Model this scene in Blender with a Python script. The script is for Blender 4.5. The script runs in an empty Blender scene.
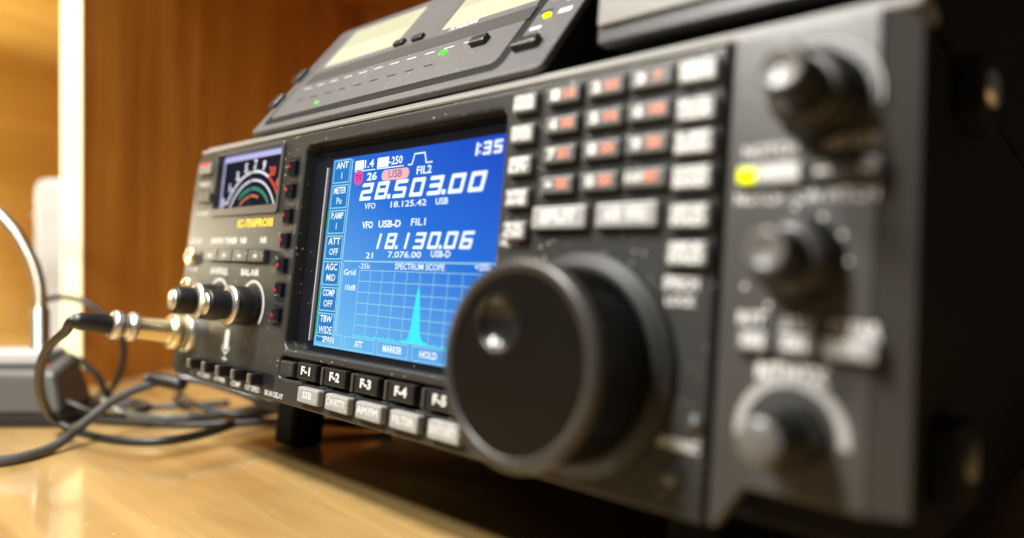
import bpy, bmesh, math, random
from mathutils import Vector, Matrix
random.seed(7)
S = 0.001                       # everything below is written in millimetres
TAU = 0.1205                    # the radio stands on its front feet and leans back by this angle
scene = bpy.context.scene
C = scene.collection

# ------------------------------------------------------------------ camera
cam_d = bpy.data.cameras.new("camera"); cam = bpy.data.objects.new("camera", cam_d); C.objects.link(cam)
scene.camera = cam
cam.location = (375.48*S, -137.46*S, 61.48*S)
cam.rotation_euler = (math.radians(90), 0, 0.7083)
cam_d.sensor_width = 36; cam_d.lens = 691/1024*36
cam_d.shift_x = -46.9/1024; cam_d.shift_y = -19.3/1024
cam_d.clip_start = 0.005; cam_d.clip_end = 50
cam_d.dof.use_dof = True; cam_d.dof.focus_distance = 0.262; cam_d.dof.aperture_fstop = 3.3
# ------------------------------------------------------------------ world, lamps, exposure
w = bpy.data.worlds.new("World"); scene.world = w; w.use_nodes = True
w.node_tree.nodes["Background"].inputs[0].default_value = (1.0, 0.97, 0.93, 1)
w.node_tree.nodes["Background"].inputs[1].default_value = 0.035
def area(name, loc, target, size, power, col):
    d = bpy.data.lights.new(name, 'AREA'); d.size = size*S; d.energy = power; d.color = col
    o = bpy.data.objects.new(name, d); C.objects.link(o); o.location = Vector(loc)*S
    o.rotation_euler = (Vector(target)-Vector(loc)).to_track_quat('-Z', 'Y').to_euler()
    return o
area("ceiling_lamp", (40, -440, 860), (140, 20, 0), 130, 15.5, (1, 0.975, 0.93))
area("fill_left", (-360, -380, 820), (-260, 100, 60), 200, 9, (1, 0.93, 0.80))  # added unseen lamp that brightens the bookcase edge and left bay
area("glare_fill", (190, -270, 350), (320, 0, 110), 45, 1.7, (1, 0.975, 0.93))  # added unseen lamp for the glare at the panel's upper right
sp_ = bpy.data.lights.new("divider_fill", 'SPOT'); sp_.energy = 24; sp_.spot_size = math.radians(40); sp_.spot_blend = 1; sp_.shadow_soft_size = 0.05; sp_.color = (1, 0.95, 0.86)  # added unseen spot that brightens the divider board
so = bpy.data.objects.new("divider_fill", sp_); C.objects.link(so); so.location = (0.22, -0.62, 0.42); so.rotation_euler = (Vector((-0.235, 0.07, 0.05))-so.location).to_track_quat('-Z', 'Y').to_euler()
area_bay = bpy.data.lights.new('bay_lamp', 'POINT'); area_bay.energy = 1.9; area_bay.color = (1, 0.92, 0.70); area_bay.shadow_soft_size = 0.02
ob = bpy.data.objects.new('bay_lamp', area_bay); C.objects.link(ob); ob.location = (-0.515, -0.10, 0.11)
scene.view_settings.view_transform = 'Standard'; scene.view_settings.look = 'None'
scene.view_settings.exposure = 0.0; scene.view_settings.gamma = 1

# ------------------------------------------------------------------ materials
def nt(name):
    m = bpy.data.materials.new(name); m.use_nodes = True
    return m, m.node_tree, m.node_tree.nodes["Principled BSDF"]
def mat(name, col, rough=0.5, metal=0, bump=0, bscale=900, spec=0.5, coat=0, var=0, emit=None, estr=1, dust=0):
    m, t, b = nt(name)
    b.inputs['Base Color'].default_value = (*col, 1); b.inputs['Roughness'].default_value = rough
    b.inputs['Metallic'].default_value = metal; b.inputs['Specular IOR Level'].default_value = spec
    b.inputs['Coat Weight'].default_value = coat; b.inputs['Coat Roughness'].default_value = 0.08
    if emit: b.inputs['Emission Color'].default_value = (*emit, 1); b.inputs['Emission Strength'].default_value = estr
    N = t.nodes.new; L = t.links.new
    tc = N('ShaderNodeTexCoord')
    if bump:
        n = N('ShaderNodeTexNoise'); n.inputs['Scale'].default_value = bscale; n.inputs['Detail'].default_value = 3
        L(tc.outputs['Object'], n.inputs['Vector'])
        bp = N('ShaderNodeBump'); bp.inputs['Strength'].default_value = bump; bp.inputs['Distance'].default_value = 0.0004
        L(n.outputs['Fac'], bp.inputs['Height']); L(bp.outputs['Normal'], b.inputs['Normal'])
    src = None
    if var:
        n2 = N('ShaderNodeTexNoise'); n2.inputs['Scale'].default_value = 35; n2.inputs['Detail'].default_value = 6
        L(tc.outputs['Object'], n2.inputs['Vector'])
        mx = N('ShaderNodeMix'); mx.data_type = 'RGBA'
        mx.inputs[6].default_value = (*[c*(1-var) for c in col], 1); mx.inputs[7].default_value = (*[min(1, c*(1+var)) for c in col], 1)
        L(n2.outputs['Fac'], mx.inputs[0]); src = mx.outputs[2]
    if dust:
        v = N('ShaderNodeTexVoronoi'); v.inputs['Scale'].default_value = 420; L(tc.outputs['Object'], v.inputs['Vector'])
        n3 = N('ShaderNodeTexNoise'); n3.inputs['Scale'].default_value = 60; L(tc.outputs['Object'], n3.inputs['Vector'])
        ad = N('ShaderNodeMath'); ad.operation = 'MULTIPLY_ADD'; L(n3.outputs['Fac'], ad.inputs[0]); ad.inputs[1].default_value = -0.35; L(v.outputs['Distance'], ad.inputs[2])
        lt = N('ShaderNodeMath'); lt.operation = 'LESS_THAN'; L(ad.outputs[0], lt.inputs[0]); lt.inputs[1].default_value = dust-0.2
        mx2 = N('ShaderNodeMix'); mx2.data_type = 'RGBA'; L(lt.outputs[0], mx2.inputs[0])
        if src: L(src, mx2.inputs[6])
        else: mx2.inputs[6].default_value = (*col, 1)
        mx2.inputs[7].default_value = (0.42, 0.40, 0.36, 1); src = mx2.outputs[2]
    if src: L(src, b.inputs['Base Color'])
    return m
def wood(name, c1, c2, axis, rough=0.45, coat=0.0, scale=1.0, flecks=0, bump=0.0):
    m, t, b = nt(name); N = t.nodes.new; L = t.links.new
    tc = N('ShaderNodeTexCoord'); mp = N('ShaderNodeMapping'); L(tc.outputs['Object'], mp.inputs['Vector'])
    sc = [60*scale]*3; sc[axis] = 3.2*scale; mp.inputs['Scale'].default_value = sc
    n = N('ShaderNodeTexNoise'); n.inputs['Scale'].default_value = 1; n.inputs['Detail'].default_value = 7; n.inputs['Roughness'].default_value = 0.62
    n.inputs['Distortion'].default_value = 0.6; L(mp.outputs[0], n.inputs['Vector'])
    n2 = N('ShaderNodeTexNoise'); n2.inputs['Scale'].default_value = 7; n2.inputs['Detail'].default_value = 3; L(tc.outputs['Object'], n2.inputs['Vector'])
    mu = N('ShaderNodeMath'); mu.operation = 'MULTIPLY_ADD'; L(n2.outputs['Fac'], mu.inputs[0]); mu.inputs[1].default_value = 0.5; L(n.outputs['Fac'], mu.inputs[2])
    cr = N('ShaderNodeValToRGB'); cr.color_ramp.elements[0].position = 0.58; cr.color_ramp.elements[1].position = 0.92
    cr.color_ramp.elements[0].color = (*c1, 1); cr.color_ramp.elements[1].color = (*c2, 1)
    L(mu.outputs[0], cr.inputs[0]); out = cr.outputs[0]
    if flecks:
        v = N('ShaderNodeTexVoronoi'); v.inputs['Scale'].default_value = 190; L(tc.outputs['Object'], v.inputs['Vector'])
        n4 = N('ShaderNodeTexNoise'); n4.inputs['Scale'].default_value = 25; L(tc.outputs['Object'], n4.inputs['Vector'])
        ad = N('ShaderNodeMath'); ad.operation = 'MULTIPLY_ADD'; L(n4.outputs['Fac'], ad.inputs[0]); ad.inputs[1].default_value = -0.4; L(v.outputs['Distance'], ad.inputs[2])
        lt = N('ShaderNodeMath'); lt.operation = 'LESS_THAN'; L(ad.outputs[0], lt.inputs[0]); lt.inputs[1].default_value = flecks-0.2
        mx = N('ShaderNodeMix'); mx.data_type = 'RGBA'; L(lt.outputs[0], mx.inputs[0]); L(out, mx.inputs[6]); mx.inputs[7].default_value = (0.62, 0.48, 0.28, 1); out = mx.outputs[2]
    L(out, b.inputs['Base Color'])
    b.inputs['Roughness'].default_value = rough; b.inputs['Coat Weight'].default_value = coat; b.inputs['Coat Roughness'].default_value = 0.075
    if bump:
        bp = N('ShaderNodeBump'); bp.inputs['Strength'].default_value = bump; bp.inputs['Distance'].default_value = 0.0005
        L(n.outputs['Fac'], bp.inputs['Height']); L(bp.outputs['Normal'], b.inputs['Normal'])
    return m
def glow(name, col, s):
    m = bpy.data.materials.new(name); m.use_nodes = True; t = m.node_tree; t.nodes.clear()
    e = t.nodes.new('ShaderNodeEmission'); e.inputs[0].default_value = (*col, 1); e.inputs[1].default_value = s
    o = t.nodes.new('ShaderNodeOutputMaterial'); t.links.new(e.outputs[0], o.inputs[0]); return m
M = {}
M['panel'] = mat('panel plastic', (0.028, 0.028, 0.026), 0.36, spec=0.34, bump=0.35, bscale=1600, var=0.25, dust=0.125)
M['panel2'] = mat('side panel plastic', (0.046, 0.044, 0.040), 0.36, bump=0.25, bscale=1600, var=0.15)
M['case'] = mat('black case', (0.006, 0.006, 0.006), 0.7, bump=0.3, bscale=1200, spec=0.15)
M['black'] = mat('black plastic', (0.012, 0.012, 0.013), 0.32, bump=0.1)
M['gloss'] = mat('black bezel glass', (0.008, 0.009, 0.012), 0.12, dust=0.06)
M['knob'] = mat('knob rubber', (0.008, 0.008, 0.0075), 0.4, spec=0.35, bump=0.2, bscale=900)
M['dialf'] = mat('dial face', (0.005, 0.0042, 0.003), 0.27, spec=0.28, bump=0.3, bscale=1500, var=0.4, coat=0.15)
M['dish'] = mat('glossy finger dish', (0.01, 0.01, 0.01), 0.16)
M['collar'] = mat('dial collar', (0.012, 0.012, 0.011), 0.5, spec=0.3)
M['trim'] = mat('trim strip plastic', (0.20, 0.195, 0.18), 0.4, bump=0.2)
M['glint'] = mat('pale glint', (0.4, 0.42, 0.45), 0.25)
M['tip'] = mat('knob end', (0.10, 0.098, 0.09), 0.3)
M['ring'] = mat('dial rim', (0.035, 0.033, 0.029), 0.36, metal=0.2)
M['silver'] = mat('brushed silver', (0.62, 0.6, 0.55), 0.3, metal=0.9)
M['gold'] = mat('gold plate', (0.86, 0.74, 0.45), 0.22, metal=0.9)
M['key'] = mat('dark key', (0.05, 0.05, 0.047), 0.35, bump=0.1, dust=0.17)
M['keym'] = mat('mid grey key', (0.10, 0.10, 0.097), 0.38)
M['keyg'] = mat('grey key', (0.27, 0.27, 0.265), 0.4, bump=0.2, var=0.1, dust=0.19)
M['keyl'] = mat('pale grey key', (0.155, 0.155, 0.15), 0.4)
M['white'] = mat('white lettering', (0.58, 0.58, 0.56), 0.5, emit=(1, 1, 1), estr=0.0)
M['orange'] = mat('orange lettering', (0.62, 0.20, 0.11), 0.5)
M['redl'] = mat('red lettering', (0.8, 0.05, 0.04), 0.5)
M['yellow'] = mat('yellow lettering', (0.85, 0.55, 0.03), 0.5)
M['greyl'] = mat('grey marking', (0.45, 0.45, 0.43), 0.5)
M['unit'] = mat('unit face plastic', (0.078, 0.078, 0.08), 0.4, bump=0.2, var=0.15, dust=0.09)
M['unitm'] = mat('unit marking', (0.3, 0.3, 0.3), 0.5)
M['arcm'] = mat('knob scale marking', (0.30, 0.30, 0.29), 0.5)
M['unitd'] = mat('unit band plastic', (0.03, 0.03, 0.03), 0.4, bump=0.2)
M['box2'] = mat('grey box paint', (0.16, 0.155, 0.14), 0.4, bump=0.2)
M['chrome'] = mat('chrome', (0.42, 0.40, 0.35), 0.35, metal=1)
M['cable'] = mat('black cable', (0.007, 0.007, 0.007), 0.4)
M['cableg'] = mat('grey cable', (0.07, 0.07, 0.067), 0.28)
M['pale'] = mat('pale grey plastic', (0.36, 0.36, 0.35), 0.5)
M['micb'] = mat('microphone base', (0.07, 0.07, 0.066), 0.4, bump=0.1)
M['edge'] = mat('cream edge band', (0.93, 0.84, 0.50), 0.5)
M['desk'] = wood('varnished desk', (0.28, 0.16, 0.048), (0.50, 0.33, 0.125), 0, 0.34, 1.0, 0.55, flecks=0.05)
M['panelwood'] = wood('orange veneer', (0.42, 0.15, 0.015), (0.66, 0.29, 0.04), 2, 0.5, 0.0, 1.0)
M['litwood'] = wood('lit veneer', (0.56, 0.36, 0.08), (0.70, 0.50, 0.15), 1, 0.5, 0, 0.6)  # bookcase veneer painted yellower for the light falling in the left bay
M['led_r'] = glow('red led', (0.8, 0.03, 0.02), 1.0)
M['led_g'] = glow('green led', (0.12, 1, 0.06), 1.6)
M['led_y'] = glow('yellow led', (0.9, 1.0, 0.0), 2.0)
M['lit'] = glow('lit cream window', (1.0, 0.96, 0.66), 1.05)
M['lit2'] = glow('lit cream window lower', (1.0, 0.95, 0.62), 0.93)
M['m_face'] = glow('meter face', (0.05, 0.05, 0.08), 0.35)
M['m_glow'] = glow('meter backlight', (0.62, 0.60, 1.0), 0.9)
M['m_white'] = glow('meter white', (0.92, 0.90, 1.0), 1.05)
M['m_red'] = glow('meter red', (1.0, 0.13, 0.08), 0.85)
M['m_green'] = glow('meter green', (0.12, 0.5, 0.32), 0.6)
M['m_orange'] = glow('meter orange', (1.0, 0.34, 0.14), 0.65)
M['s_white'] = glow('screen white', (0.86, 0.97, 1.0), 1.15)
M['s_line'] = glow('screen pale line', (0.42, 0.86, 1.0), 0.85)
M['s_cyan'] = glow('screen cyan', (0.06, 0.86, 1.0), 1.05)
M['s_pink'] = glow('screen pink', (1.0, 0.10, 0.50), 0.9)
M['s_rose'] = glow('screen rose', (1.0, 0.55, 0.60), 0.95)
M['s_menu'] = glow('screen menu blue', (0.04, 0.30, 0.80), 0.75)
M['s_green'] = glow('screen green', (0.02, 0.5, 0.35), 0.8)
M['s_ink'] = glow('screen ink', (0.35, 0.10, 0.25), 0.6)
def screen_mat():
    m = glow('screen blue falloff', (0, 0, 1), 1.0); t = m.node_tree; N = t.nodes.new; L = t.links.new
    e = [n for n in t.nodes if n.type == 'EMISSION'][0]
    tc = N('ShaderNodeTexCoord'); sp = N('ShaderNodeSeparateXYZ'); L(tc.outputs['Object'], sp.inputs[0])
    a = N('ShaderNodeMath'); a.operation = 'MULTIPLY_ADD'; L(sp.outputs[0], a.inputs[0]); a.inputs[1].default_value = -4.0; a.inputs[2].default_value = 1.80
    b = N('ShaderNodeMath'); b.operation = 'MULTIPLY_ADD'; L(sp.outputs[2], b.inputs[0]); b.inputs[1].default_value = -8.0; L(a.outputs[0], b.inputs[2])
    cr = N('ShaderNodeValToRGB'); cr.color_ramp.elements[0].color = (0.011, 0.034, 0.52, 1); cr.color_ramp.elements[1].color = (0.17, 0.52, 0.92, 1)  # ramp puts viewing-angle falloff and lower-left reflection into the emission colour
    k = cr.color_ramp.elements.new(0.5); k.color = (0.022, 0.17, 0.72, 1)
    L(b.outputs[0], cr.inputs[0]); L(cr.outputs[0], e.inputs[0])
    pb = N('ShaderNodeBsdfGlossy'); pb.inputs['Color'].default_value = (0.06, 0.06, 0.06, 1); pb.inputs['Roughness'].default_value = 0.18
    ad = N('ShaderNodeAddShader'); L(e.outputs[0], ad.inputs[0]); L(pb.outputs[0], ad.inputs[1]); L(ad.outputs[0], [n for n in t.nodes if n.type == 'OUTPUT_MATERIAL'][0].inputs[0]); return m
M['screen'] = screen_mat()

# ------------------------------------------------------------------ geometry helpers (millimetres)
class MB:
    def __init__(s): s.v = []; s.f = []; s.m = []; s.sm = []; s.mats = []
    def mi(s, m):
        if m not in s.mats: s.mats.append(m)
        return s.mats.index(m)
    def add(s, verts, faces, m, smooth=False):
        k = len(s.v); s.v += [tuple(p) for p in verts]; i = s.mi(m)
        for f in faces: s.f.append([k+a for a in f]); s.m.append(i); s.sm.append(smooth)
        return s
    def bm(s, b, m, smooth=False, mx=None):
        b.verts.ensure_lookup_table(); vs = [(mx @ v.co) if mx else v.co.copy() for v in b.verts]
        s.add(vs, [[v.index for v in f.verts] for f in b.faces], m, smooth); b.free(); return s
    def box(s, x0, x1, y0, y1, z0, z1, m, bev=0, seg=2, mx=None):
        b = bmesh.new(); bmesh.ops.create_cube(b, size=1)
        for v in b.verts: v.co = Vector(((x0+x1)/2+v.co.x*(x1-x0), (y0+y1)/2+v.co.y*(y1-y0), (z0+z1)/2+v.co.z*(z1-z0)))
        if bev: bmesh.ops.bevel(b, geom=list(b.edges), offset=bev, segments=seg, profile=0.5, affect='EDGES')
        b.verts.index_update(); return s.bm(b, m, False, mx)
    def lathe(s, prof, o, ax, m, n=40, a0=0, a1=360, smooth=True, ripple=0):
        """prof [(r,h)] turned about the axis through o along ax"""
        ax = Vector(ax).normalized(); q = ax.to_track_quat('Z', 'Y'); vs = []; fs = []; full = (a1-a0) >= 360
        cnt = n if full else n+1
        for (r, h) in prof:
            for k in range(cnt):
                a = math.radians(a0+(a1-a0)*k/n); rr = r
                if ripple and k % 2: rr = r*(1-ripple)
                vs.append(Vector(o)+q @ Vector((rr*math.cos(a), rr*math.sin(a), h)))
        for i in range(len(prof)-1):
            for k in range(n):
                k2 = (k+1) % cnt
                fs.append([i*cnt+k, i*cnt+k2, (i+1)*cnt+k2, (i+1)*cnt+k])
        return s.add(vs, fs, m, smooth)
    def tube(s, pts, r, m, n=12, sub=8):
        P = [Vector(p) for p in pts]; path = []
        for i in range(len(P)-1):
            p0 = P[max(i-1, 0)]; p1 = P[i]; p2 = P[i+1]; p3 = P[min(i+2, len(P)-1)]
            for j in range(sub):
                t = j/sub
                path.append(0.5*((2*p1)+(p2-p0)*t+(2*p0-5*p1+4*p2-p3)*t*t+(3*p1-p0-3*p2+p3)*t**3))
        path.append(P[-1]); vs = []; fs = []; prev = None
        for i, p in enumerate(path):
            d = (path[min(i+1, len(path)-1)]-path[max(i-1, 0)]).normalized()
            u = d.orthogonal().normalized() if prev is None else (prev-d*prev.dot(d)).normalized()
            prev = u; v = d.cross(u)
            rr = r if not callable(r) else r(i/len(path))
            for k in range(n):
                a = 2*math.pi*k/n; vs.append(p+u*rr*math.cos(a)+v*rr*math.sin(a))
        for i in range(len(path)-1):
            for k in range(n): fs.append([i*n+k, i*n+(k+1) % n, (i+1)*n+(k+1) % n, (i+1)*n+k])
        fs.append(list(range(n))[::-1]); fs.append([(len(path)-1)*n+k for k in range(n)])
        return s.add(vs, fs, m, True)
    def curve(s, cu, m, mx):
        o = bpy.data.objects.new("tmp", cu); me = bpy.data.meshes.new_from_object(o)
        s.add([mx @ v.co for v in me.vertices], [list(p.vertices) for p in me.polygons], m)
        bpy.data.objects.remove(o); bpy.data.meshes.remove(me); bpy.data.curves.remove(cu); return s
    def plate(s, outline, holes, y0, y1, bev, m):
        """flat plate with holes in the x-z plane between y0 (front) and y1"""
        cu = bpy.data.curves.new("tmp", 'CURVE'); cu.dimensions = '2D'; cu.fill_mode = 'BOTH'
        for pts in [outline]+holes:
            sp = cu.splines.new('POLY'); sp.points.add(len(pts)-1); sp.use_cyclic_u = True
            for p, q in zip(sp.points, pts): p.co = (q[0], q[1], 0, 1)
        cu.extrude = (y1-y0)/2-bev; cu.bevel_depth = bev; cu.bevel_resolution = 2; cu.offset = -bev
        return s.curve(cu, m, Matrix(((1, 0, 0, 0), (0, 0, -1, (y0+y1)/2), (0, 1, 0, 0), (0, 0, 0, 1))))
    def text(s, t, x, z, size, y, m, al='CENTER', wid=None, bold=0.0, shear=0, mx=None):
        cu = bpy.data.curves.new("tmp", 'FONT'); cu.body = t; cu.size = 10; cu.align_x = al; cu.align_y = 'CENTER'
        cu.offset = bold*10; cu.shear = shear; cu.resolution_u = 2
        k = size/10*1.38; kx = k
        if wid:
            o = bpy.data.objects.new("tmp2", cu); me = bpy.data.meshes.new_from_object(o)
            xs = [v.co.x for v in me.vertices]; kx = wid/max(1e-6, (max(xs)-min(xs))); bpy.data.objects.remove(o); bpy.data.meshes.remove(me)
        A = Matrix(((kx, 0, 0, x), (0, 0, -k, y), (0, k, 0, z), (0, 0, 0, 1)))
        return s.curve(cu, m, (mx @ A) if mx else A)
    def quad(s, x0, x1, z0, z1, y, m, mx=None, sh=0):
        vs = [Vector((x0, y, z0)), Vector((x1, y, z0)), Vector((x1+sh, y, z1)), Vector((x0+sh, y, z1))]
        if mx: vs = [mx @ v for v in vs]
        return s.add(vs, [[0, 1, 2, 3]], m)
    def frame(s, x0, x1, z0, z1, t, y, m):
        s.quad(x0, x1, z0, z0+t, y, m); s.quad(x0, x1, z1-t, z1, y, m); s.quad(x0, x0+t, z0+t, z1-t, y, m); return s.quad(x1-t, x1, z0+t, z1-t, y, m)
    def arc(s, cx, cz, r0, r1, a0, a1, y, m, n=32):
        vs = []; fs = []
        for k in range(n+1):
            a = math.radians(a0+(a1-a0)*k/n)
            vs += [(cx+r0*math.cos(a), y, cz+r0*math.sin(a)), (cx+r1*math.cos(a), y, cz+r1*math.sin(a))]
        for k in range(n): fs.append([2*k, 2*k+1, 2*k+3, 2*k+2] if a1 < a0 else [2*k+2, 2*k+3, 2*k+1, 2*k])
        return s.add(vs, fs, m)
    def build(s, name, parent=None, label=None):
        me = bpy.data.meshes.new(name); me.from_pydata([(a*S, b*S, c*S) for a, b, c in s.v], [], s.f)
        for m in s.mats: me.materials.append(M[m])
        me.polygons.foreach_set('material_index', s.m); me.polygons.foreach_set('use_smooth', s.sm); me.update()
        o = bpy.data.objects.new(name, me); C.objects.link(o)
        if parent: o.parent = parent
        if label: o['label'] = label
        return o
def rrect(x0, x1, z0, z1, r, n=6):
    out = []
    for cx, cz, a in ((x1-r, z1-r, 0), (x0+r, z1-r, 90), (x0+r, z0+r, 180), (x1-r, z0+r, 270)):
        for k in range(n+1):
            t = math.radians(a+90*k/n); out.append((cx+r*math.cos(t), cz+r*math.sin(t)))
    return out
def empty(name, loc, rot=(0, 0, 0)):
    o = bpy.data.objects.new(name, None); C.objects.link(o); o.location = Vector(loc)*S; o.rotation_euler = rot; o.empty_display_size = 0.02; return o
def tag(o, label, cat, group=None):
    o['label'] = label; o['category'] = cat
    if group: o['group'] = group
    return o

# ------------------------------------------------------------------ the setting: desktop
DZ = -38
d = MB().box(-1200, 1400, -900, 900, DZ-25, DZ, 'desk').build('desktop'); d['kind'] = 'structure'

# ------------------------------------------------------------------ bookcase round the radio
bc = tag(empty('bookcase', (-206.5, 15.8, DZ), (0, 0, math.radians(27))), 'orange veneered bookcase with a bright cream front edge behind the radio', 'bookcase')
def bpart(name, mb): return mb.build(name, bc)
bpart('divider_board', MB().box(-18, 0, 1.2, 400, 0, 560, 'panelwood'))
bpart('edge_band', MB().box(-18.3, 0.3, 0, 1.2, 0, 560, 'edge', 0.4))
bpart('side_board', MB().box(-420, -400, 1.2, 400, 0, 560, 'litwood'))
bpart('shelf_board', MB().box(-400, -18, 1.2, 400, 343, 361, 'litwood'))
bpart('shelf_board', MB().box(0, 800, 1.2, 400, 400, 418, 'panelwood'))
bpart('back_board', MB().box(-420, 800, 400, 408, 0, 560, 'panelwood'))
BR = tag(empty('storage_box', (-206.5, 15.8, DZ), (0, 0, math.radians(27))), 'pale grey plastic box with rounded corners standing inside the left bay of the bookcase', 'box')
bb = MB().box(-123, -30, 62, 150, 0, 160, 'pale', 9, 5)
bb.box(-122.4, -30.6, 61.4, 150.6, 128, 129, 'greyl', .2)
bb.build('box_body', BR)

# ------------------------------------------------------------------ the radio transceiver
R = tag(empty('radio_transceiver', (0, 0, 0), (-TAU, 0, 0)),
        'large dark grey radio transceiver with a lit blue screen and a big tuning dial', 'radio')
def P(mb, name, parent=R, label=None): return mb.build(name, parent, label)
P(MB().box(1.5, 340, 12, 272, 0, 111, 'case', 2).box(3, 300, 9, 12, 2, 110, 'black').box(300, 340.4, 3.8, 13, 11, 111, 'case'), 'case')
# feet
for x0 in (38, 268):
    P(MB().box(x0, x0+17, 38, 56, -31.5, 1, 'case', 2), 'foot')
for x0 in (38, 262):
    P(MB().lathe([(0, 0), (9, 0), (9, 7.5), (0, 8)], (x0+13, 245, -7.5), (0, 0, 1), 'black', 24), 'rear_foot')
# main front panel with the holes for screen and meter
out = [(299.3, 111), (8, 111)] + [(8-8*math.sin(math.radians(a)), 103+8*math.cos(math.radians(a))) for a in range(15, 90, 15)] + [(0, 103), (0, 6)] + \
      [(6-6*math.cos(math.radians(a)), 6-6*math.sin(math.radians(a))) for a in range(15, 90, 15)] + [(6, 0), (299.3, 0)]
scr_hole = rrect(108.5, 226.3, 21.8, 105.6, 4); met_hole = rrect(25.5, 90.5, 80.5, 108.6, 1.5)
fkey_hole = rrect(107, 222, 10.0, 18.6, 1.5)
fp = MB().plate(out, [scr_hole, met_hole, fkey_hole], 0, 12, 1.0, 'panel')
# silk-screened lettering and marks on the panel (pattern of the panel itself)
Y = -0.12
def T(t, x, z, sz, m='white', wid=None, al='CENTER', b=0.01): fp.text(t, x, z, sz, Y, m, al, wid, b)
T('ELEC-KEY', 11, 66.2, 2.6, wid=13); T('PHONES', 10.5, 52.2, 2.4, 'greyl', wid=13)
T('MONITOR', 35, 66.0, 2.8, wid=13, b=.03); T('TUNER', 49.5, 66.0, 2.8, wid=13, b=.03); T('NB', 62, 66, 2.8, b=.03, wid=6); T('NR', 81, 66, 2.8, b=.03, wid=6)
T('IC-756PROIII', 71, 73.8, 3.6, 'yellow', wid=33, b=.03)
T('AF-RF/SQL', 41, 51.6, 3, wid=19, b=.03); T('BAL-NR', 72, 51.6, 3, wid=17, b=.03)
T('TIMER', 12, 95.0, 2.6, 'greyl', wid=15)
T('TRANSMIT', 14, 80, 2.3, 'greyl', wid=15)
fp.arc(43, 37, 10.2, 11.6, -20, 200, Y, 'greyl'); fp.arc(77, 37, 10.2, 11.6, -40, 215, Y, 'greyl')
T('MIC GAIN', 38, 2.6, 2.2, wid=13, b=.02); T('RF PWR', 55, 2.6, 2.2, wid=11, b=.02); T('COMP', 71, 2.6, 2.2, wid=9, b=.02); T('KEY SPEED', 87, 2.6, 2.2, wid=14, b=.02); T('BK-IN DELAY', 105, 2.6, 2.2, wid=15, b=.02)
# microphone sign
fp.arc(57.5, 23.5, 0, 2.2, 0, 360, Y, 'white'); fp.quad(55.3, 59.7, 18.5, 23.5, Y-.03, 'white'); fp.arc(57.5, 18.5, 0, 2.2, 180, 360, Y-.05, 'white')
fp.arc(57.5, 18.4, 3.0, 3.8, 185, 355, Y, 'white'); fp.quad(57.1, 57.9, 12.5, 14.8, Y, 'white'); fp.quad(54.9, 60.1, 11.9, 12.6, Y, 'white')
T('DIAL LOCK', 232, 64, 2.0, wid=8)
T('SPEECH', 290.5, 53.8, 3.0, wid=9.5, b=.04); T('LOCK', 290.5, 49.6, 2.4, wid=8, b=.03)
T('TS', 231.3, 63.8, 2.4, b=.03)
T('TIMER/AGC', 292, 16.4, 2.6, wid=12, b=.03)
P(fp, 'front_panel')
# right-hand control panel, notched at the foot
out = [(334.5, 111.5), (301.6, 111.5), (301.6, 1), (303.5, 1), (309.5, 10.5), (334.5, 10.5)]
rp = MB().plate(out, [], -1.5, 3.2, 0.8, 'panel2')
rp.add([(334.3, -1.0, 10.8), (341, 2.5, 10.8), (341, 2.5, 111.2), (334.3, -1.0, 111.2), (334.3, 3.6, 10.8), (341, 3.6, 10.8), (341, 3.6, 111.2), (334.3, 3.6, 111.2)],
       [[0, 1, 2, 3], [1, 5, 6, 2], [0, 4, 5, 1], [3, 2, 6, 7]], 'panel2')
YR = -1.62
def TR(t, x, z, sz, wid=None, m='white', b=.03): rp.text(t, x+(375.5-x)*1.6/143.9, z+(44.5-z)*1.6/143.9, sz, YR, m, 'CENTER', wid, b)
TR('NOTCH', 311, 84.2, 2.6, 12.5, 'greyl'); TR('PBT-CLR', 328.5, 84.4, 2.6, 11, 'greyl')
TR('NOTCH', 309, 73.4, 2.6, 11, b=.02); TR('CW PITCH', 325.5, 73.4, 2.6, 17, b=.02)
for dx, dz in ((307.5, 53.6), (313.1, 49.7), (324.0, 68.6), (328.0, 64.8), (329.4, 59.4), (318, 71)):
    rp.arc(dx, dz, 0, 0.55, 0, 360, YR, 'white', 12)
TR('RIT', 308.7, 46.6, 2.8, 6.5); TR('\u0394TX', 319, 46.0, 2.8, 7.5, 'greyl'); TR('CLEAR', 330.4, 45.6, 3.0, 10, b=.05)
TR('RIT/\u0394TX', 318, 35.6, 3.4, 15.5, b=.06)
rp.arc(319, 23.2, 9.9, 12.2, -5, 188, YR, 'arcm')
rp.arc(322, 94.0, 12.5, 13.0, -10, 120, YR, 'arcm')
P(rp, 'control_panel')
# rounded trim strip along the top of the front
P(MB().box(3, 341, 0.2, 14, 111.3, 113.2, 'trim', 0.8).box(3, 341, 3.0, 16, 113.6, 115.4, 'trim', .8).box(6, 338, 6, 200, 110, 114.2, 'case'), 'top_trim')
# side handle bosses
P(MB().box(340, 346, 34, 58, 97, 113, 'case', 1.5).lathe([(4.5, 0), (4.5, 1.2), (3.5, 1.8), (0, 1.8)], (346, 44, 106), (1, 0, 0), 'silver', 20), 'handle_bracket')
P(MB().box(340, 346, 20, 44, 10, 28, 'case', 1.5).lathe([(4.5, 0), (4.5, 1.0), (0, 1.4)], (346, 31, 20), (1, 0, 0), 'box2', 20), 'handle_bracket')

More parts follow.
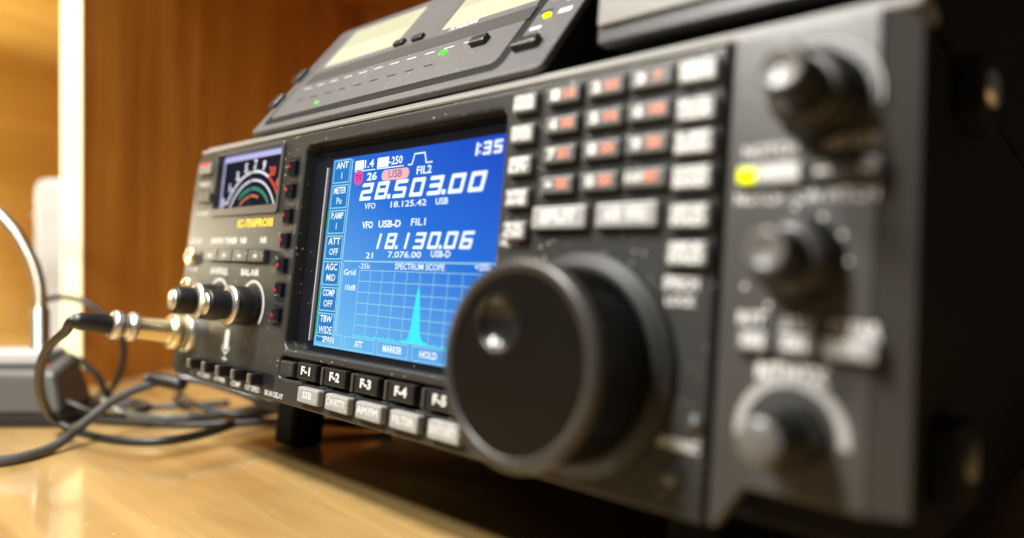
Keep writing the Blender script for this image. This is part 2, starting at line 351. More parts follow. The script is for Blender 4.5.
# analogue meter
mt = P(MB().quad(20, 91, 80, 109, 2.6, 'm_face').quad(24, 28, 81, 108, 2.5, 'm_glow').quad(28, 90, 105.2, 107.8, 2.5, 'm_glow')
       .plate(rrect(24.2, 91.6, 77.8, 109.8, 2), [rrect(26.5, 89.5, 81.8, 107.8, 1)], -1.1, 4, 0.5, 'panel2'), 'meter')
sc = MB(); cx, cz = 60, 69.5
sc.arc(cx, cz, 28.6, 29.8, 62, 150, 2.3, 'm_white').arc(cx, cz, 28.6, 29.8, 25, 61, 2.3, 'm_red').arc(cx, cz, 24.6, 25.6, 30, 150, 2.3, 'm_white')
sc.arc(cx, cz, 20.4, 22.0, 40, 128, 2.3, 'm_green').arc(cx, cz, 17.2, 18.4, 70, 130, 2.3, 'm_orange')
for k, t in enumerate(('S', '1', '3', '5', '7', '9', '20', '40', '60')):
    a = math.radians(150-k*15); sc.text(t, cx+34*math.cos(a), cz+34*math.sin(a)-1.5, 4.2, 2.2, 'm_white' if k < 6 else 'm_red', bold=.04)
    sc.arc(cx, cz, 30.2, 32, math.degrees(a)-1, math.degrees(a)+1, 2.3, 'm_white' if k < 6 else 'm_red', 2)
P(sc, 'meter_scale', mt)
P(MB().box(58.8, 59.2, 1.4, 1.7, 81, 101, 'black'), 'needle', mt)

# left edge buttons, jacks
def par(x, z, h): return (375.5-x)*h/143.9, (44.5-z)*h/143.9     # measured face position -> position of the raised key
def key(x0, x1, z0, z1, m, h=2.6, bev=0.5, label=None, txt=(), name='button', ybase=0, parent=R):
    sx_, sz_ = par((x0+x1)/2, (z0+z1)/2, h-ybase); x0 += sx_; x1 += sx_; z0 += sz_; z1 += sz_
    txt = [(t, x+sx_, z+sz_, *rest) for (t, x, z, *rest) in txt]
    b = MB().box(x0, x1, ybase-h, ybase+1.0, z0, z1, m, bev)
    for (t, x, z, sz, mm, wd, bo) in txt: b.text(t, x, z, sz, ybase-h-0.06, mm, 'CENTER', wd, bo)
    return P(b, name, parent, label)
for (x0, x1, z0, z1) in ((8.5, 24, 99.5, 105.5), (10, 26, 84.6, 90.3)):
    P(MB().plate(rrect(x0-.8, x1+3.0, z0-.8, z1+.8, 1), [], -0.06, 0.3, 0.05, 'black'), 'button_recess')
key(2.5, 16.5, 100.8, 106.2, 'keyl', 3, .7, 'pale grey button with red lettering', [('POWER', 9.5, 105, 1.8, 'redl', 9, .04)])
key(4.5, 19, 86, 91, 'key', 3, .7)
for z in (58.5, 43.2):
    P(MB().lathe([(4.6, 0), (4.6, 1.6), (3.9, 2.2), (2.6, 2.2), (2.4, 0.4), (0, 0.3)], (8, 0, z), (0, -1, 0), 'gold', 28), 'jack')
bar = P(MB().box(26, 88.5, -0.05, .5, 54.8, 63, 'black'), 'switch_slot')
for k in range(4):
    x0 = 27+15.2*k
    P(MB().box(x0, x0+14.6, -2.4, -.05, 56.3, 61.9, 'key', .5).quad(x0+5.5, x0+9, 58.3, 59.6, -2.46, 'greyl'), 'button')
# two concentric knobs at the left
for kx in (43, 77):
    k = P(MB().lathe([(8.4, 0), (8.6, 1), (8.2, 8.5), (7.4, 9.3), (0, 9.3)], (kx, 0, 37), (0, -1, 0), 'knob', 48, ripple=.03), 'knob')
    P(MB().lathe([(7.6, 8.9), (8.5, 9.4), (8.5, 10.2), (6.6, 11.0), (0, 11.0)], (kx, 0, 37), (0, -1, 0), 'silver', 40), 'knob_ring', k)
    P(MB().lathe([(6.2, 10.8), (6.2, 18.6), (5.4, 19.6), (0, 19.6)], (kx, 0, 37), (0, -1, 0), 'knob', 40, ripple=.03)
      .lathe([(4.6, 19.5), (4.6, 20.1), (0, 20.1)], (kx, 0, 37), (0, -1, 0), 'silver', 30), 'knob_cap', k)
# microphone socket low on the left
P(MB().lathe([(9.6, 0), (9.6, 3), (8.2, 3.6), (7.8, 1), (0, 1)], (16, 0, 21), (0, -1, 0), 'silver', 36), 'microphone_socket')
# sliders
P(MB().plate(rrect(26, 104, 4.6, 10.4, 1), [], -0.05, 0.3, 0.04, 'black'), 'slider_slot')
for x in (32.7, 48.5, 63.0, 77.8, 92.7):
    P(MB().box(x-.2, x+2.0, -4.8, 0.2, 5.2, 9.9, 'black', .4).box(x-.1, x+1.9, -6.2, -4.8, 6.0, 10.0, 'silver', .4), 'slider')
# column of buttons with red lamps
for z in (97.2, 87.2, 76.4, 66.0, 55.4, 45.0, 34.6):
    P(MB().box(96.6, 105.2, -0.06, .3, z-4.4, z+4.2, 'black'), 'button_recess')
    b = key(95.0, 100.6, z-3.1, z+3.1, 'gloss', 1.8, .5)
    P(MB().box(98.8, 100.1, -2.2, -1.7, z-.7, z+.6, 'led_r', .2), 'lamp', b)
# keys below the screen
for k in range(5):
    x0 = 121.0+19.9*k
    key(x0-.2, x0+13.4, 11.2, 17.6, 'black', 2.2, .6, None, [('F-%d' % (k+1), x0+6.6, 14.5, 3.1, 'white', 6.5, .04)], ybase=1)
    if k: P(MB().box(x0-1.3, x0+.2, -1.0, 3, 11.0, 17.6, 'panel2', .4), 'separator')
P(MB().box(107.5, 221.8, 3.0, 4, 10.4, 18.3, 'black'), 'key_recess')
P(MB().box(108.5, 118.4, -0.6, 3, 11.2, 17.0, 'panel', .6), 'cover')
for k, t in enumerate(('SSB', 'CW/RTTY', 'AM/FM', 'FILTER', 'EXIT/SET')):
    x0 = 122.8+19.95*k
    P(MB().box(x0+2.4, x0+21.2, -.06, .3, 2.0, 9.6, 'black'), 'button_recess')
    key(x0, x0+14.6, 2.4, 8.3, 'keyg', 2.7, .7, 'grey mode button', [(t, x0+7.3, 5.5, 2.6, 'white', {'SSB': 6.5, 'FILTER': 11}.get(t, 12), .02)])

# ------------------------------------------------------------------ display
disp = P(MB().box(108, 226.8, 5.0, 8, 21, 106.5, 'gloss'), 'display')
X0, Z0 = 123.0, 24.3
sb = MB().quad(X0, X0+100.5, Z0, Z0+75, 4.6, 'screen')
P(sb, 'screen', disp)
P(MB().box(120.0, 120.6, 3.9, 5.2, 26, 96, 'glint', .1), 'screen_glint', disp)  # pale strip put in for screen light reflected beside the LCD
Yp = [4.45]
g = MB()
def q(x0, x1, z0, z1, m, y=4.45, sh=0): g.quad(X0+x0, X0+x1, Z0+z0, Z0+z1, y, m, None, sh)
def sx(t, x, z, sz, m='s_white', wid=None, b=.0, sh=0, y=4.35, al='CENTER'): g.text(t, X0+x, Z0+z, sz, y, m, al, wid, b, sh)
SEG = {'0': 'abcdef', '1': 'bc', '2': 'abged', '3': 'abgcd', '4': 'fgbc', '5': 'afgcd', '6': 'afgedc', '7': 'abc', '8': 'abcdefg', '9': 'abcdfg'}
def digits(s_, x, z, W, H, t, pitch, sh=.28, small=1):
    """slanted block figures like the display's"""
    for ch in s_:
        if ch == '.':
            q(x-.35*t-pitch*.12, x+.75*t-pitch*.12, z, z+t*1.0, 's_white', 4.35); x += t*.75; continue
        c = t*.45
        def bar(x0, x1, z0, z1):
            pts = [(x0+c*.5, z0), (x1-c*.5, z0), (x1, z0+c*.5), (x1, z1-c*.5), (x1-c*.5, z1), (x0+c*.5, z1), (x0, z1-c*.5), (x0, z0+c*.5)]
            g.add([(X0+a+(b-z)*sh, 4.35-random.random()*.02, Z0+b) for a, b in pts], [list(range(8))], 's_white')
        off = W*.28 if ch == '1' else 0
        for k in SEG[ch]:
            if k == 'a': bar(x, x+W, z+H-t*.85, z+H)
            if k == 'g': bar(x+t*.3, x+W-t*.2, z+H/2-t*.42, z+H/2+t*.42)
            if k == 'd': bar(x, x+W, z, z+t*.85)
            if k == 'f': bar(x, x+t, z+H/2-t*.3, z+H)
            if k == 'b': bar(x+W-t-off, x+W-off, z+H/2-t*.3, z+H)
            if k == 'e': bar(x, x+t, z, z+H/2+t*.3)
            if k == 'c': bar(x+W-t-off, x+W-off, z, z+H/2+t*.3)
        x += pitch
# left menu
q(1.2, 13.2, 2, 74, 's_menu', 4.5)
for i, (a, b) in enumerate((('ANT', '1'), ('METER', 'Po'), ('P.AMP', '1'), ('ATT', 'OFF'), ('AGC', 'MID'), ('COMP', 'OFF'), ('TBW', 'WIDE'))):
    z1 = 74.4-10.2*i; z0 = z1-9.5
    g.frame(X0+1.4, X0+13.2, Z0+z0, Z0+z1, .45, 4.4, 's_line')
    sx(a, 7.4, z1-2.4, 2.7, wid=8.5, b=.02); sx(b, 7.6, z1-6.6, 2.7, b=.01)
    if i in (2, 5, 6): q(.1, 1.5, z0, z1, 's_green')
q(13.9, 14.5, 5.9, 74, 's_line'); q(15.2, 15.6, 5.9, 33, 's_line')
# top status line
q(16.3, 22.2, 69.3, 73, 's_white'); sx('1.4', 25.4, 71.1, 3.1, wid=6, b=.02)
q(31, 38.2, 69.2, 73, 's_white'); sx('-250', 42.6, 71, 3.0, wid=8, b=.02); q(31, 47.5, 68.6, 69, 's_white'); q(16.3, 30, 68.6, 69, 's_white')
for x0, x1, z0, z1 in ((50, 52.2, 68.6, 69.1), (60.4, 63.8, 68.6, 69.1), (53.6, 59, 72.3, 72.8)): q(x0, x1, z0, z1, 's_white')
g.add([(X0+52.0, 4.4, Z0+68.6), (X0+52.6, 4.4, Z0+68.6), (X0+53.9, 4.4, Z0+72.8), (X0+53.3, 4.4, Z0+72.8)], [[0, 1, 2, 3]], 's_white')
g.add([(X0+60.2, 4.4, Z0+68.6), (X0+60.8, 4.4, Z0+68.6), (X0+59.4, 4.4, Z0+72.8), (X0+58.8, 4.4, Z0+72.8)], [[0, 1, 2, 3]], 's_white')
digits('1', 84.0, 68.9, 3.6, 4.4, 1.1, 4, .1); digits('35', 88.9, 68.9, 3.8, 4.4, 1.1, 5, .1)
q(87.1, 87.9, 69.6, 70.4, 's_white'); q(87.3, 88.1, 71.8, 72.6, 's_white')
g.arc(X0+19.5, Z0+66.2, 0, 3.0, 0, 360, 4.42, 's_pink'); sx('TX', 19.5, 66.2, 2.2, 's_ink', b=.02)
sx('26', 28.5, 66, 3.0, wid=6.4, b=.03)
g.add([(X0+a, 4.42, Z0+b) for a, b in rrect(34.6, 51.2, 63.9, 68.0, 2)], [list(range(28))], 's_rose'); sx('USB', 43, 66, 2.9, 's_ink', wid=8)
sx('FIL2', 59.6, 66.2, 2.9, wid=8.2, b=.02)
# frequencies
digits('28.503.00', 21.6, 57.0, 7.3, 6.7, 1.7, 9.85, .25)
sx('VFO', 29.3, 54.6, 2.3, wid=7, b=.01); sx('18.125.42', 52, 54.6, 2.3, wid=20.5, b=.01); sx('USB', 70.8, 54.6, 2.3, wid=6.4, b=.02)
sx('VFO', 29, 47.4, 2.6, wid=7, b=.03); sx('USB-D', 42.6, 47.5, 2.6, wid=13.6, b=.03); sx('FIL1', 59.6, 47.8, 2.6, wid=8, b=.01)
digits('18.130.06', 33.2, 38.4, 5.6, 5.8, 1.3, 7.75, .28)
sx('21', 32.6, 35.9, 2.3, wid=4.4, b=.01); sx('7.076.00', 53, 36.3, 2.3, wid=19, b=.01); sx('USB-D', 72.8, 36.6, 2.3, wid=10, b=.02)
# spectrum scope
q(15.6, 100, 33.5, 34.0, 's_line'); sx('-25k', 29.6, 31.9, 2.0, wid=7.4); sx('SPECTRUM SCOPE', 62, 32.1, 2.2, wid=27, b=.01); sx('+25k', 93.8, 32.5, 2.0, wid=7.6, b=.02)
sx('Grid', 20.4, 29.4, 2.4, wid=8.0, b=.01); sx('10dB', 21.6, 23.6, 2.2, wid=7, b=.01)
gx0, gx1, gz0, gz1 = 26.8, 99.5, 5.9, 30.4
for k in range(7): z = gz1-k*4.08; q(gx0, gx1, z-.13, z+.13, 's_line')
for k in range(11): x = gx0+k*7.27; q(x-.13, x+.13, gz0, gz1, 's_line', 4.43)
tr = [(56, 6.5), (57.5, 7.0), (58.6, 6.6), (59.8, 8.2), (60.4, 10.6), (60.9, 13.0), (61.3, 17.2), (61.8, 20.0), (62.4, 23.6), (63.1, 25.8), (63.8, 23.4), (64.4, 19.6), (65.0, 15.9), (65.4, 12.0), (65.9, 9.6), (66.6, 8.4), (67.8, 6.9), (69, 7.1), (70.2, 6.4)]
for (xa, za), (xb, zb) in zip(tr, tr[1:]): g.add([(X0+xa, 4.4, Z0+6), (X0+xb, 4.4, Z0+6), (X0+xb, 4.4, Z0+zb), (X0+xa, 4.4, Z0+za)], [[0, 1, 2, 3]], 's_cyan')
xx = gx0
while xx < 98:
    hh = 6+abs(random.gauss(0, .35))
    if not 55 < xx < 70: g.quad(X0+xx, X0+xx+.5, Z0+5.9, Z0+hh, 4.4, 's_cyan')
    xx += .5
for x0, x1, t in ((1.2, 19.6, 'SPAN'), (21.6, 40.6, 'ATT'), (42.6, 60.4, 'MARKER'), (62.6, 80, 'HOLD'), (82, 99.6, 'SET')):
    g.frame(X0+x0, X0+x1, Z0+.5, Z0+5.4, .3, 4.4, 's_line'); sx(t, (x0+x1)/2, 2.9, 2.4, wid={'ATT': 5, 'MARKER': 11, 'SPAN': 8, 'HOLD': 9}.get(t, 6), b=.02)
P(g, 'screen_picture', disp)

# ------------------------------------------------------------------ keypad
def rec(x0, x1, z0, z1):
    a, b = par((x0+x1)/2, (z0+z1)/2, 2.4); x0 += a; x1 += a; z0 += b; z1 += b
    P(MB().plate(rrect(x0-.7, x1+1.0, z0-1.2, z1+.7, .8), [], -.07, .3, .05, 'black'), 'button_recess')
zr = [109.2-3, 99.7-3, 90.6-3, 81.3-3]     # centres of the four rows
zr = [106.2, 96.9, 88.4, 80.0]
for z, (a, b_) in zip([106.3, 96.8, 87.2, 77.4, 67.6], (('CHA', 'NGE'), ('DUAL', 'WTCH'), ('SP', 'LIT'), ('V/M', 'A=B'), ('TX', 'CW'))):
    rec(228.4, 237.4, z-2.7, z+2.7); key(228.4, 237.6, z-2.7, z+2.7, 'keyl', 2.4, .6, None, [(a, 232.9, z+1.1, 1.9, 'white', 7.6, .05), (b_, 232.9, z-1.1, 1.9, 'white', 7.6, .05)])
nums = [('1', '1.8'), ('2', '3.5'), ('3', '7'), ('4', '10'), ('5', '14'), ('6', '18'), ('7', '21'), ('8', '24'), ('9', '28'), ('\u2022', 'GENE'), ('0', '50'), ('F-INP', 'ENT')]
for r_, z in enumerate([106.6, 97.9, 89.2, 80.4]):
    for c_, (x0, x1) in enumerate(((242.2, 254.0), (257.0, 269.2), (270.6+.6, 284.0))):
        a, b_ = nums[r_*3+c_]; w_ = x1-x0
        rec(x0, x1, z-2.4, z+2.4)
        key(x0, x1, z-2.4, z+2.4, 'keym', 2.4, .6, None,
            [(a, x0+w_*.28, z, 2.7 if len(a) < 2 else 2.0, 'white', 3.0 if len(a) < 2 else 5.6, .05), (b_, x0+w_*.68, z, 2.3, 'orange', 4.0 if len(b_) > 1 else 2.2, .05)])
for i, z in enumerate([106.2, 96.6, 88.2, 79.6, 70.2, 61.0]):
    t = (('MEMO', 'WRITE'), ('M-CL', 'CLR'), ('UP', 'BAND'), ('DOWN', 'BAND'), ('MP-W', 'PAD'), ('MP-R', 'PAD'))[i]
    rec(285.9, 296.4, z-2.9, z+2.9); key(285.9, 296.6, z-2.9, z+2.9, 'keyl', 2.4, .6, None, [(t[0], 291.2, z+1.2, 2.0, 'white', 9, .06), (t[1], 291.2, z-1.2, 2.0, 'white', 9, .06)])
for x0, x1, t in ((240.2, 259.4, 'SPLIT'), (263.3, 282.0, 'A/B  VFO')):
    rec(x0, x1, 67.9, 74.3); key(x0, x1, 67.9, 74.3, 'keyg', 2.4, .6, None, [(t, (x0+x1)/2, 71.1, 3.2, 'white', 13, .05)])

# ------------------------------------------------------------------ main tuning dial
dx, dz = 261.5, 32.0
dial = P(MB().lathe([(24.5, 3.5), (24.6, 5), (24.2, 20.8), (23.6, 21.6)], (dx, 0, dz), (0, -1, 0), 'knob', 160, ripple=.03, smooth=False), 'tuning_dial')
P(MB().lathe([(29.5, 0), (29.5, 1.2), (28.6, 2.2), (27.2, 2.4), (26.6, 3.4), (25.2, 3.8), (24, 3.8)], (dx, 0, dz), (0, -1, 0), 'collar', 96), 'dial_collar', dial)
P(MB().lathe([(23.4, 21.2), (24.7, 21.6), (25.2, 22.6), (25.2, 23.9), (24.7, 24.9), (23.6, 25.5), (22.2, 25.4), (21.8, 25.0)], (dx, 0, dz), (0, -1, 0), 'ring', 96), 'dial_rim', dial)
# face disc with a finger dimple: rings of a polar grid pushed in around the dimple
hx, hz, hr = dx-6.0, dz+8.9, 6.4
fb = MB(); vs = []; fs = []; NR, NA = 56, 120
for i in range(NR+1):
    for k in range(NA):
        r_ = 21.9*i/NR; a = 2*math.pi*k/NA; x = dx+r_*math.cos(a); z = dz+r_*math.sin(a)
        e = math.hypot(x-hx, z-hz)/hr; y = -25.0
        if e < 1: y += 2.9*(1-e*e)**0.75
        elif e < 1.16: y -= 0.35*math.sin((e-1)/.16*math.pi)
        vs.append((x, y, z))
for i in range(NR):
    for k in range(NA): k2 = (k+1) % NA; fs.append([i*NA+k2, i*NA+k, (i+1)*NA+k, (i+1)*NA+k2])
ins = [f for f in fs if all(math.hypot(vs[i][0]-hx, vs[i][2]-hz) < hr*.98 for i in f)]; si = set(map(tuple, ins))
fb.add(vs, [f for f in fs if tuple(f) not in si], 'dialf', True).add(vs, ins, 'dish', True); P(fb, 'dial_face', dial)

# ------------------------------------------------------------------ right-hand knobs, buttons
def twin(kx, kz, r1, h1, r2, h2, m2='knob'):
    k = P(MB().lathe([(r1+.8, 1.5), (r1+.8, 2.6), (r1, 3.2), (r1-.2, h1-.8), (r1-1, h1), (0, h1)], (kx, 0, kz), (0, -1, 0), 'knob', 64, ripple=.025), 'knob')
    P(MB().lathe([(r1-1.6, h1-.1), (r1-1.4, h1+.5), (r2+.8, h1+.7), (r2, h1+.7)], (kx, 0, kz), (0, -1, 0), 'ring', 40), 'knob_ring', k)
    P(MB().lathe([(r2+.3, h1), (r2, h2-1.4), (r2-.6, h2-.3)], (kx, 0, kz), (0, -1, 0), m2, 48, ripple=.02)
      .lathe([(r2-.6, h2-.3), (r2-1.1, h2), (r2-1.6, h2-.3), (0, h2-.6)], (kx, 0, kz), (0, -1, 0), 'tip', 40), 'knob_cap', k)
    return k
twin(322.5, 94.0, 9.0, 10, 4.9, 23.5)
twin(319.6, 59.6, 8.6, 8, 4.6, 19.5)
P(MB().lathe([(6.8, 1.5), (6.8, 8), (6.3, 12), (5.2, 14.4), (4.4, 18.6)], (320, 0, 23.6), (0, -1, 0), 'knob', 56, ripple=.02).lathe([(4.4, 18.6), (3.6, 19.4), (0, 19.2)], (320, 0, 23.6), (0, -1, 0), 'tip', 40), 'knob')
def rkey(x0, x1, z0, z1, m, txt=(), label=None):
    a, c = par((x0+x1)/2, (z0+z1)/2, 3.7)
    P(MB().plate(rrect(x0-.7+a, x1+.9+a, z0-1.1+c, z1+.6+c, .8), [], -1.58, -1.2, .05, 'black'), 'button_recess')
    return key(x0, x1, z0, z1, m, 2.2, .6, label, txt, ybase=-1.5)
b = rkey(303.6, 318.0, 76.6, 81.2, 'keyg', [('A/NOTCH', 313, 78.9, 2.6, 'white', 8.5, .06)])
P(MB().box(305.6, 309.6, -4.2, -3.4, 76.4, 79.6, 'led_y', .3), 'lamp', b)
rkey(319.8, 334.0, 76.6, 81.0, 'key', [('\u2014', 323, 79, 3, 'white', 3, .1), ('\u2014', 331.6, 79, 3, 'white', 2.4, .1)])
for x0, x1, m in ((306.0, 313.0, 'keyl'), (315.0, 323.0, 'keyl'), (325.0, 335.0, 'keyg')):
    rkey(x0-.4, x1-.4, 39.6, 43.8, m, [('ON' if x0 < 320 else 'TX', (x0+x1)/2-.4, 41.8, 2.4, 'white', 5, .06)])
P(MB().lathe([(2.6, 0), (2.4, 1.6), (0, 2.0)], (291.5, 0, 9.4), (0, -1, 0), 'key', 24), 'button')
P(MB().lathe([(2.1, 0), (1.9, 1.0), (0, 1.3)], (296.4, 0, 22), (0, -1, 0), 'key', 24), 'button')

# ------------------------------------------------------------------ sloping unit that stands on the radio
A = math.radians(57)
def W(x, y, z):      # a point of the radio's own frame -> world
    return Vector((x, y*math.cos(TAU)+z*math.sin(TAU), -y*math.sin(TAU)+z*math.cos(TAU)))
def rooted(name, x, y, z):
    o = empty(name, W(x, y, z), (-TAU, 0, 0)); o['_o'] = (x, y, z); return o
U = rooted('antenna_tuner', 146, 40, 117.6)
tag(U, 'sloping grey unit with two cream lit windows lying along the top of the radio', 'tuner')
def UP(mb, name, parent=U, label=None):
    if parent is U: mb.v = [(a-146, b-40, c-117.6) for a, b, c in mb.v]
    else: mb.v = [(a-146, b-40, c-117.6) for a, b, c in mb.v]
    return mb.build(name, parent, label)
fy, fz = 4.0, 119.4
MX = Matrix.Translation((0, fy, fz)) @ Matrix.Rotation(A-math.pi/2, 4, 'X')   # local x, out of face = -y, up the slope = z
FX0, FX1, FS = 53.0, 237.0, 74.0
MXI = MX @ Matrix.Translation((6.8, 1.6, -3.4))
top = MX @ Vector((0, 0, FS))
cb = MB()
prof = [(fy-1.2, fz-2.4), (top.y, top.z-.4), (150, top.z-.4), (150, fz-2.4)]
vs = [(x, a+.6, b_) for x in (FX0+.5, FX1-.5) for a, b_ in prof]
cb.add(vs, [[0, 1, 2, 3], [7, 6, 5, 4], [0, 4, 5, 1], [1, 5, 6, 2], [2, 6, 7, 3], [3, 7, 4, 0]], 'case')
UP(cb, 'case')
for fx in (62, 215):
    UP(MB().box(fx, fx+10, 14, 24, 117.7, 119.6, 'black'), 'foot')
def plateU(mb, outline, y0, y1, bev, m, holes=[]):
    t = MB().plate(outline, holes, y0, y1, bev, m); mb.add([MX @ Vector(v) for v in t.v], t.f, m); return mb
UP(plateU(MB(), rrect(FX0, FX1, -3.4, FS, 3), -1.2, 1.5, .6, 'unit'), 'faceplate')
# the darker groove along the bottom and up the right side, inner raised plate
gr = MB(); plateU(gr, rrect(FX0+6.5, 217.2, 0.6, FS-2.9, 4), -1.35, -1.0, .05, 'case'); UP(gr, 'groove')
ip = MB(); plateU(ip, rrect(FX0+9.5, 213.5, 4.2, FS-1.5, 4), -1.8, 0, .4, 'unit')
ip.quad(FX0+8, 208, 30.5, 38.5, -3.5, 'unitd', MXI)
ip.text('POWER/SWR', 168, 40.6, 2.6, -3.55, 'white', 'CENTER', 16, .02, 0, MXI)
for k in range(11): ip.quad(66+11.2*k, 72+11.2*k, 26.0, 27.0, -3.47, 'unitm', MXI)
for k in range(9): ip.quad(70+11.5*k, 75.5+11.5*k, 17.0, 17.8, -3.47, 'black', MXI)
for zz in (46, 53, 60): ip.quad(133, 140, zz, zz+1.4, -3.47, 'unitm', MXI)
ip.quad(125, 150.5, 40.2, 72, -3.48, 'unit', MXI)
UP(ip, 'inner_plate')
for (a, b_) in ((66, 121.5), (153.5, 206)):
    wd = MB().box(a, b_, -3.7, -3.2, 42.6, 70.5, 'lit', .1, mx=MXI).quad(a+.5, b_-.5, 56, 70, -3.76, 'lit2', MXI)
    UP(wd, 'window')
for x0, s0, w_, m in ((123, 40.6, 7, 'black'), (136, 40.0, 7, 'black'), (185, 21.5, 8, 'black'), (212, 11.5, 11, 'black'), (205, 43, 3, 'black')):
    hh = 4.2 if w_ > 7 else 3.2
    UP(MB().box(x0, x0+w_, -5.6 if w_ > 7 else -5.0, -2.4, s0, s0+hh, m, .6, mx=MXI), 'button')
UP(MB().box(166.5, 170.5, -4.0, -3.3, 22.6, 24.8, 'led_g', .3, mx=MXI), 'lamp', U, 'lit green lamp')
UP(MB().box(215, 218, -3.7, -2.4, 29, 30.8, 'led_y', .3, mx=MXI), 'lamp', U, 'lit yellow lamp')
UP(MB().box(92.5, 95, -4.0, -3.3, 10.8, 12.0, 'led_g', .2, mx=MXI), 'lamp', U, 'dim green lamp')
for s0 in (14, 33):
    UP(MB().box(FX0-3.5, FX0+3, -3.2, 0.4, s0, s0+9, 'black', 1, mx=MX), 'end_button')
mk = MB()
for k in range(5): mk.quad(228, 233.5, 26+7.2*k, 28.4+7.2*k, -1.28, 'white', MX); mk.quad(218, 224, 29.5+8*k, 30.5+8*k, -1.28, 'black', MX) if k != 1 else None
mk.quad(219, 224, 19.6, 21.2, -1.28, 'white', MX)
UP(mk, 'lettering')

# ------------------------------------------------------------------ plain grey box beside it
B = rooted('equipment_box', 292, 60, 117.7)
tag(B, 'plain grey metal box at the top right of the radio, cut by the photo edge', 'box')
def BP(mb, name):
    mb.v = [(a-292, b-60, c-117.7) for a, b, c in mb.v]; return mb.build(name, B)
BP(MB().box(257, 336, 8, 268, 121.5, 205, 'case', 1).box(240, 258, 40, 268, 121.5, 204, 'case', 1), 'case')
BP(MB().plate(rrect(256, 336, 120.8, 206, 1.2), [], 4, 8, .6, 'unitd').plate(rrect(256.5, 335.5, 125.6, 205.5, 1), [], 2.8, 4.5, .6, 'box2'), 'front_plate')
for fx in (262, 312): BP(MB().box(fx, fx+8, 14, 22, 117.8, 121.6, 'black'), 'foot')

# ------------------------------------------------------------------ microphone lead plugged into the front
MC = tag(empty('microphone_lead', (16, -48, DZ)), 'black microphone lead with a gold collared plug screwed into the lower left of the radio', 'cable')
def MCP(mb, name, parent=MC):
    mb.v = [(a-16, b+48, c-DZ) for a, b, c in mb.v]; return mb.build(name, parent)
p0 = W(16, -3.5, 21); p1 = W(17.5, -46.5, 24.5); ax = (p1-p0).normalized(); L_ = (p1-p0).length
pl = MCP(MB().lathe([(0, 0), (7.2, 0), (8.6, .8), (8.6, 5.5), (7.6, 6.3), (6.0, 6.3), (5.7, 7.5), (5.2, 21), (5.2, 21.5), (0, 21.5)], p0, ax, 'gold', 40), 'plug')
MCP(MB().lathe([(5.2, 21), (6.8, 21.4), (6.8, 23.6), (5.0, 24.4), (4.8, 27), (6.6, 27.6), (6.6, 30.6), (4.6, 31.6), (0, 31.6)], p0, ax, 'silver', 36), 'plug_collar', pl)
MCP(MB().lathe([(4.0, 31), (4.4, 32), (3.9, 44), (2.6, 47), (0, 47.2)], p0, ax, 'cable', 28), 'strain_relief')

A_ = [(20.2, -42.8, 28.5), (10.6, -47.1, 25.5), (-5.6, -49.1, 18.1), (-27.4, -48.0, 5.0), (-51.4, -42.3, -12.1), (-73.8, -32.5, -28.6), (-63.9, -24.5, -36.0), (-27.6, -16.5, -36.0), (-8.0, -2.2, -36.0), (-6.6, 19.2, -36.0), (-20.0, 44.9, -35.5), (-30.6, 69.5, -35.5)]
e_ = p0+ax*46.5
MCP(MB().tube([tuple(p0+ax*40), tuple(e_)]+[(a, b, c) for a, b, c in A_[1:]], 2.1, 'cable'), 'lead')
G = tag(MB().tube([(-40, -110, -35.5), (-31, -86, -35.5), (-27.8, -73.6, -35.5), (-25.8, -65.3, -35.5), (-24.9, -55.2, -35.5), (-31.6, -41.1, -34.5), (-40.4, -26.2, -27.5), (-45.7, -11.1, -18.9), (-46.0, 6.7, -13.2), (-36.8, 23.5, -11.5), (-12, 40, -18), (20, 60, -31), (60, 90, -35.5)], 2.5, 'cableg').build('cable'),
        'thick grey cable sweeping in an arch across the desk in front of the other cables', 'cable', 'loose cables on the desk')
tag(MB().tube([(-135.4, 7.4, -30.1), (-125.9, 8.0, -34.5), (-91.0, 6.2, -35.8), (-64.8, 12.5, -35.8), (-49.4, 25.7, -35.8), (-40.5, 43.4, -35.8), (-45.3, 65.7, -35.8), (-60.3, 95.5, -35.8)], 2.2, 'cableg').build('cable'),
    'grey cable lying flat on the desk in a shallow loop behind the arching one', 'cable', 'loose cables on the desk')
tag(MB().tube([(-150, -60, -30), (-168, -40, -20), (-175.9, -17.2, -0.6), (-176.9, -18.1, 17.0), (-172.9, -14.7, 26.8), (-164.0, -7.0, 30.7), (-152.1, 3.1, 27.5), (-142.3, 11.6, 19.0), (-134.8, 17.9, 7.9), (-132.4, 20.1, -5.1), (-133.3, 17.5, -20.1), (-138.2, 13.0, -31.2), (-152.1, 6.9, -35.9), (-168.9, 0.9, -35.9)], 1.9, 'cable').build('cable'),
    'thin black cable standing up in a tall loop behind the plug', 'cable', 'loose cables on the desk')
tag(MB().tube([(-215, -75, -36), (-190, -56, -22), (-173.1, -41.2, -11.4), (-161.3, -31.1, -4.1), (-150.4, -21.7, -1.2), (-141.0, -13.7, -2.2), (-130.6, -4.7, -7.8), (-122.6, 2.1, -17.1), (-118.3, 5.8, -27.0), (-112.6, 12.8, -35.9), (-90, 30, -35.9), (-70, 60, -35.9)], 1.9, 'cable').build('cable'),
    'black cable arching low over the microphone base down to the desk', 'cable', 'loose cables on the desk')
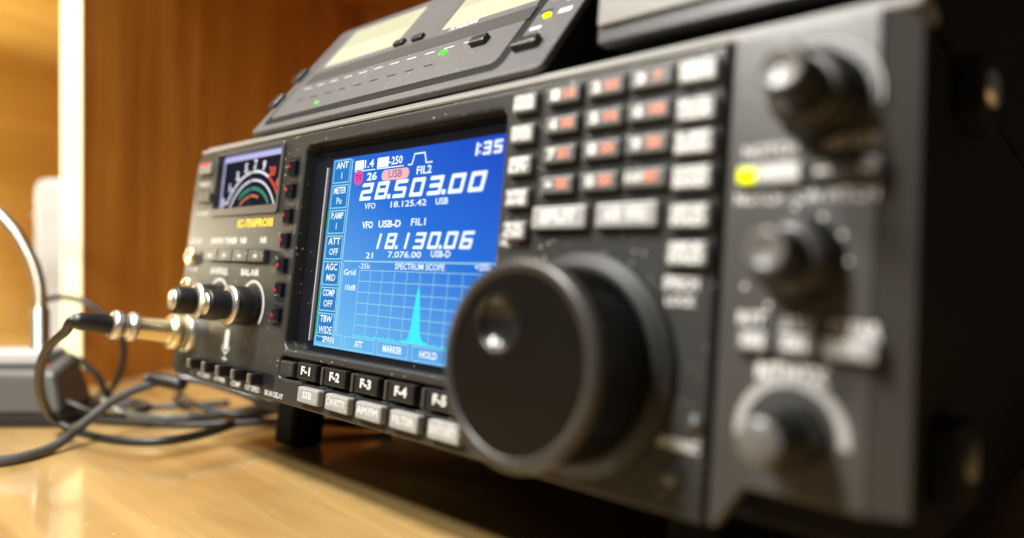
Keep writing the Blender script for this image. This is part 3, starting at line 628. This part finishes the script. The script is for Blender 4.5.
tag(MB().tube([(-230, -40, -36), (-190, -30, -30), (-150, -32, -22), (-118, -28, -20), (-92, -18, -27), (-82, 0, -35.9), (-96, 22, -35.9), (-122, 20, -35.9), (-124, -2, -35.5), (-96, -14, -35.8), (-60, 2, -35.9), (-30, 22, -35.9), (0, 60, -35.9)], 1.8, 'cable').build('cable'),
    'thin black cable curled in a tight ring on the desk beside the microphone base', 'cable', 'loose cables on the desk')
tag(MB().tube([(-160, 60, -35.9), (-120, 50, -35.9), (-92, 36, -33), (-70, 34, -30), (-46, 38, -33), (-28, 56, -35.9), (-26, 90, -35.9)], 1.7, 'cable').build('cable'),
    'thin black cable farthest back on the desk, running behind all the loops', 'cable', 'loose cables on the desk')
# grey plug on the end of a lead beside the radio
kb = MB().lathe([(0, 0), (2.6, 0), (3.6, 3), (3.9, 20), (3.2, 24), (0, 24.5)], (-50, 6, -10), (0.88, 0.47, -0.12), 'cable', 24).build('cable_plug')
tag(kb, 'small black plug at the lower left corner of the radio, under the gold collared plug', 'plug')

# ------------------------------------------------------------------ desk microphone
D_ = empty('desk_microphone', (-112, -34, DZ), (0, 0, 0.7083))
tag(D_, 'desk microphone with a silver gooseneck on a grey and black base', 'microphone')
b = bmesh.new()
v = [b.verts.new(c) for c in ((-140, -10, 7), (24, -10, 7), (20, 26, 7), (-140, 26, 7), (-138, -6, 30), (18, -6, 30), (12, 22, 38), (-138, 22, 38))]
for f in ((0, 3, 2, 1), (4, 5, 6, 7), (0, 1, 5, 4), (1, 2, 6, 5), (2, 3, 7, 6), (3, 0, 4, 7)): b.faces.new([v[i] for i in f])
bmesh.ops.bevel(b, geom=list(b.edges), offset=3, segments=3, profile=.5, affect='EDGES'); b.verts.index_update()
MB().bm(b, 'micb').build('base', D_)
MB().box(-141, 25, -11, 27, 0, 7, 'black', 1.5).build('base_plate', D_)
MB().box(-120, 6, 0, 22, 33, 41, 'pale', 2).build('top_plate', D_)
MB().lathe([(6, 0), (6, 4), (4.6, 5), (4.6, 30), (3.6, 31), (3.4, 33)], (-3, 12, 34), (0, 0, 1), 'chrome', 28).build('holder', D_)
gn = [(-3, 12, 60), (-3, 12, 72), (-5, 12, 84), (-10, 12, 97), (-20, 12, 113), (-38, 12, 130), (-62, 12, 143), (-92, 12, 150)]
MB().tube(gn, lambda t: 3.3+0.18*math.sin(t*420), 'chrome', 14, 40).build('gooseneck', D_)
MB().lathe([(0, 0), (6, 1), (9, 5), (9.5, 34), (8, 42), (0, 45)], (-90, 12, 150), (-1, 0, .1), 'black', 28).build('microphone_head', D_)
MB().box(15, 17.5, -10.5, -9, 34, 36, 'led_r', .3).build('lamp', D_)
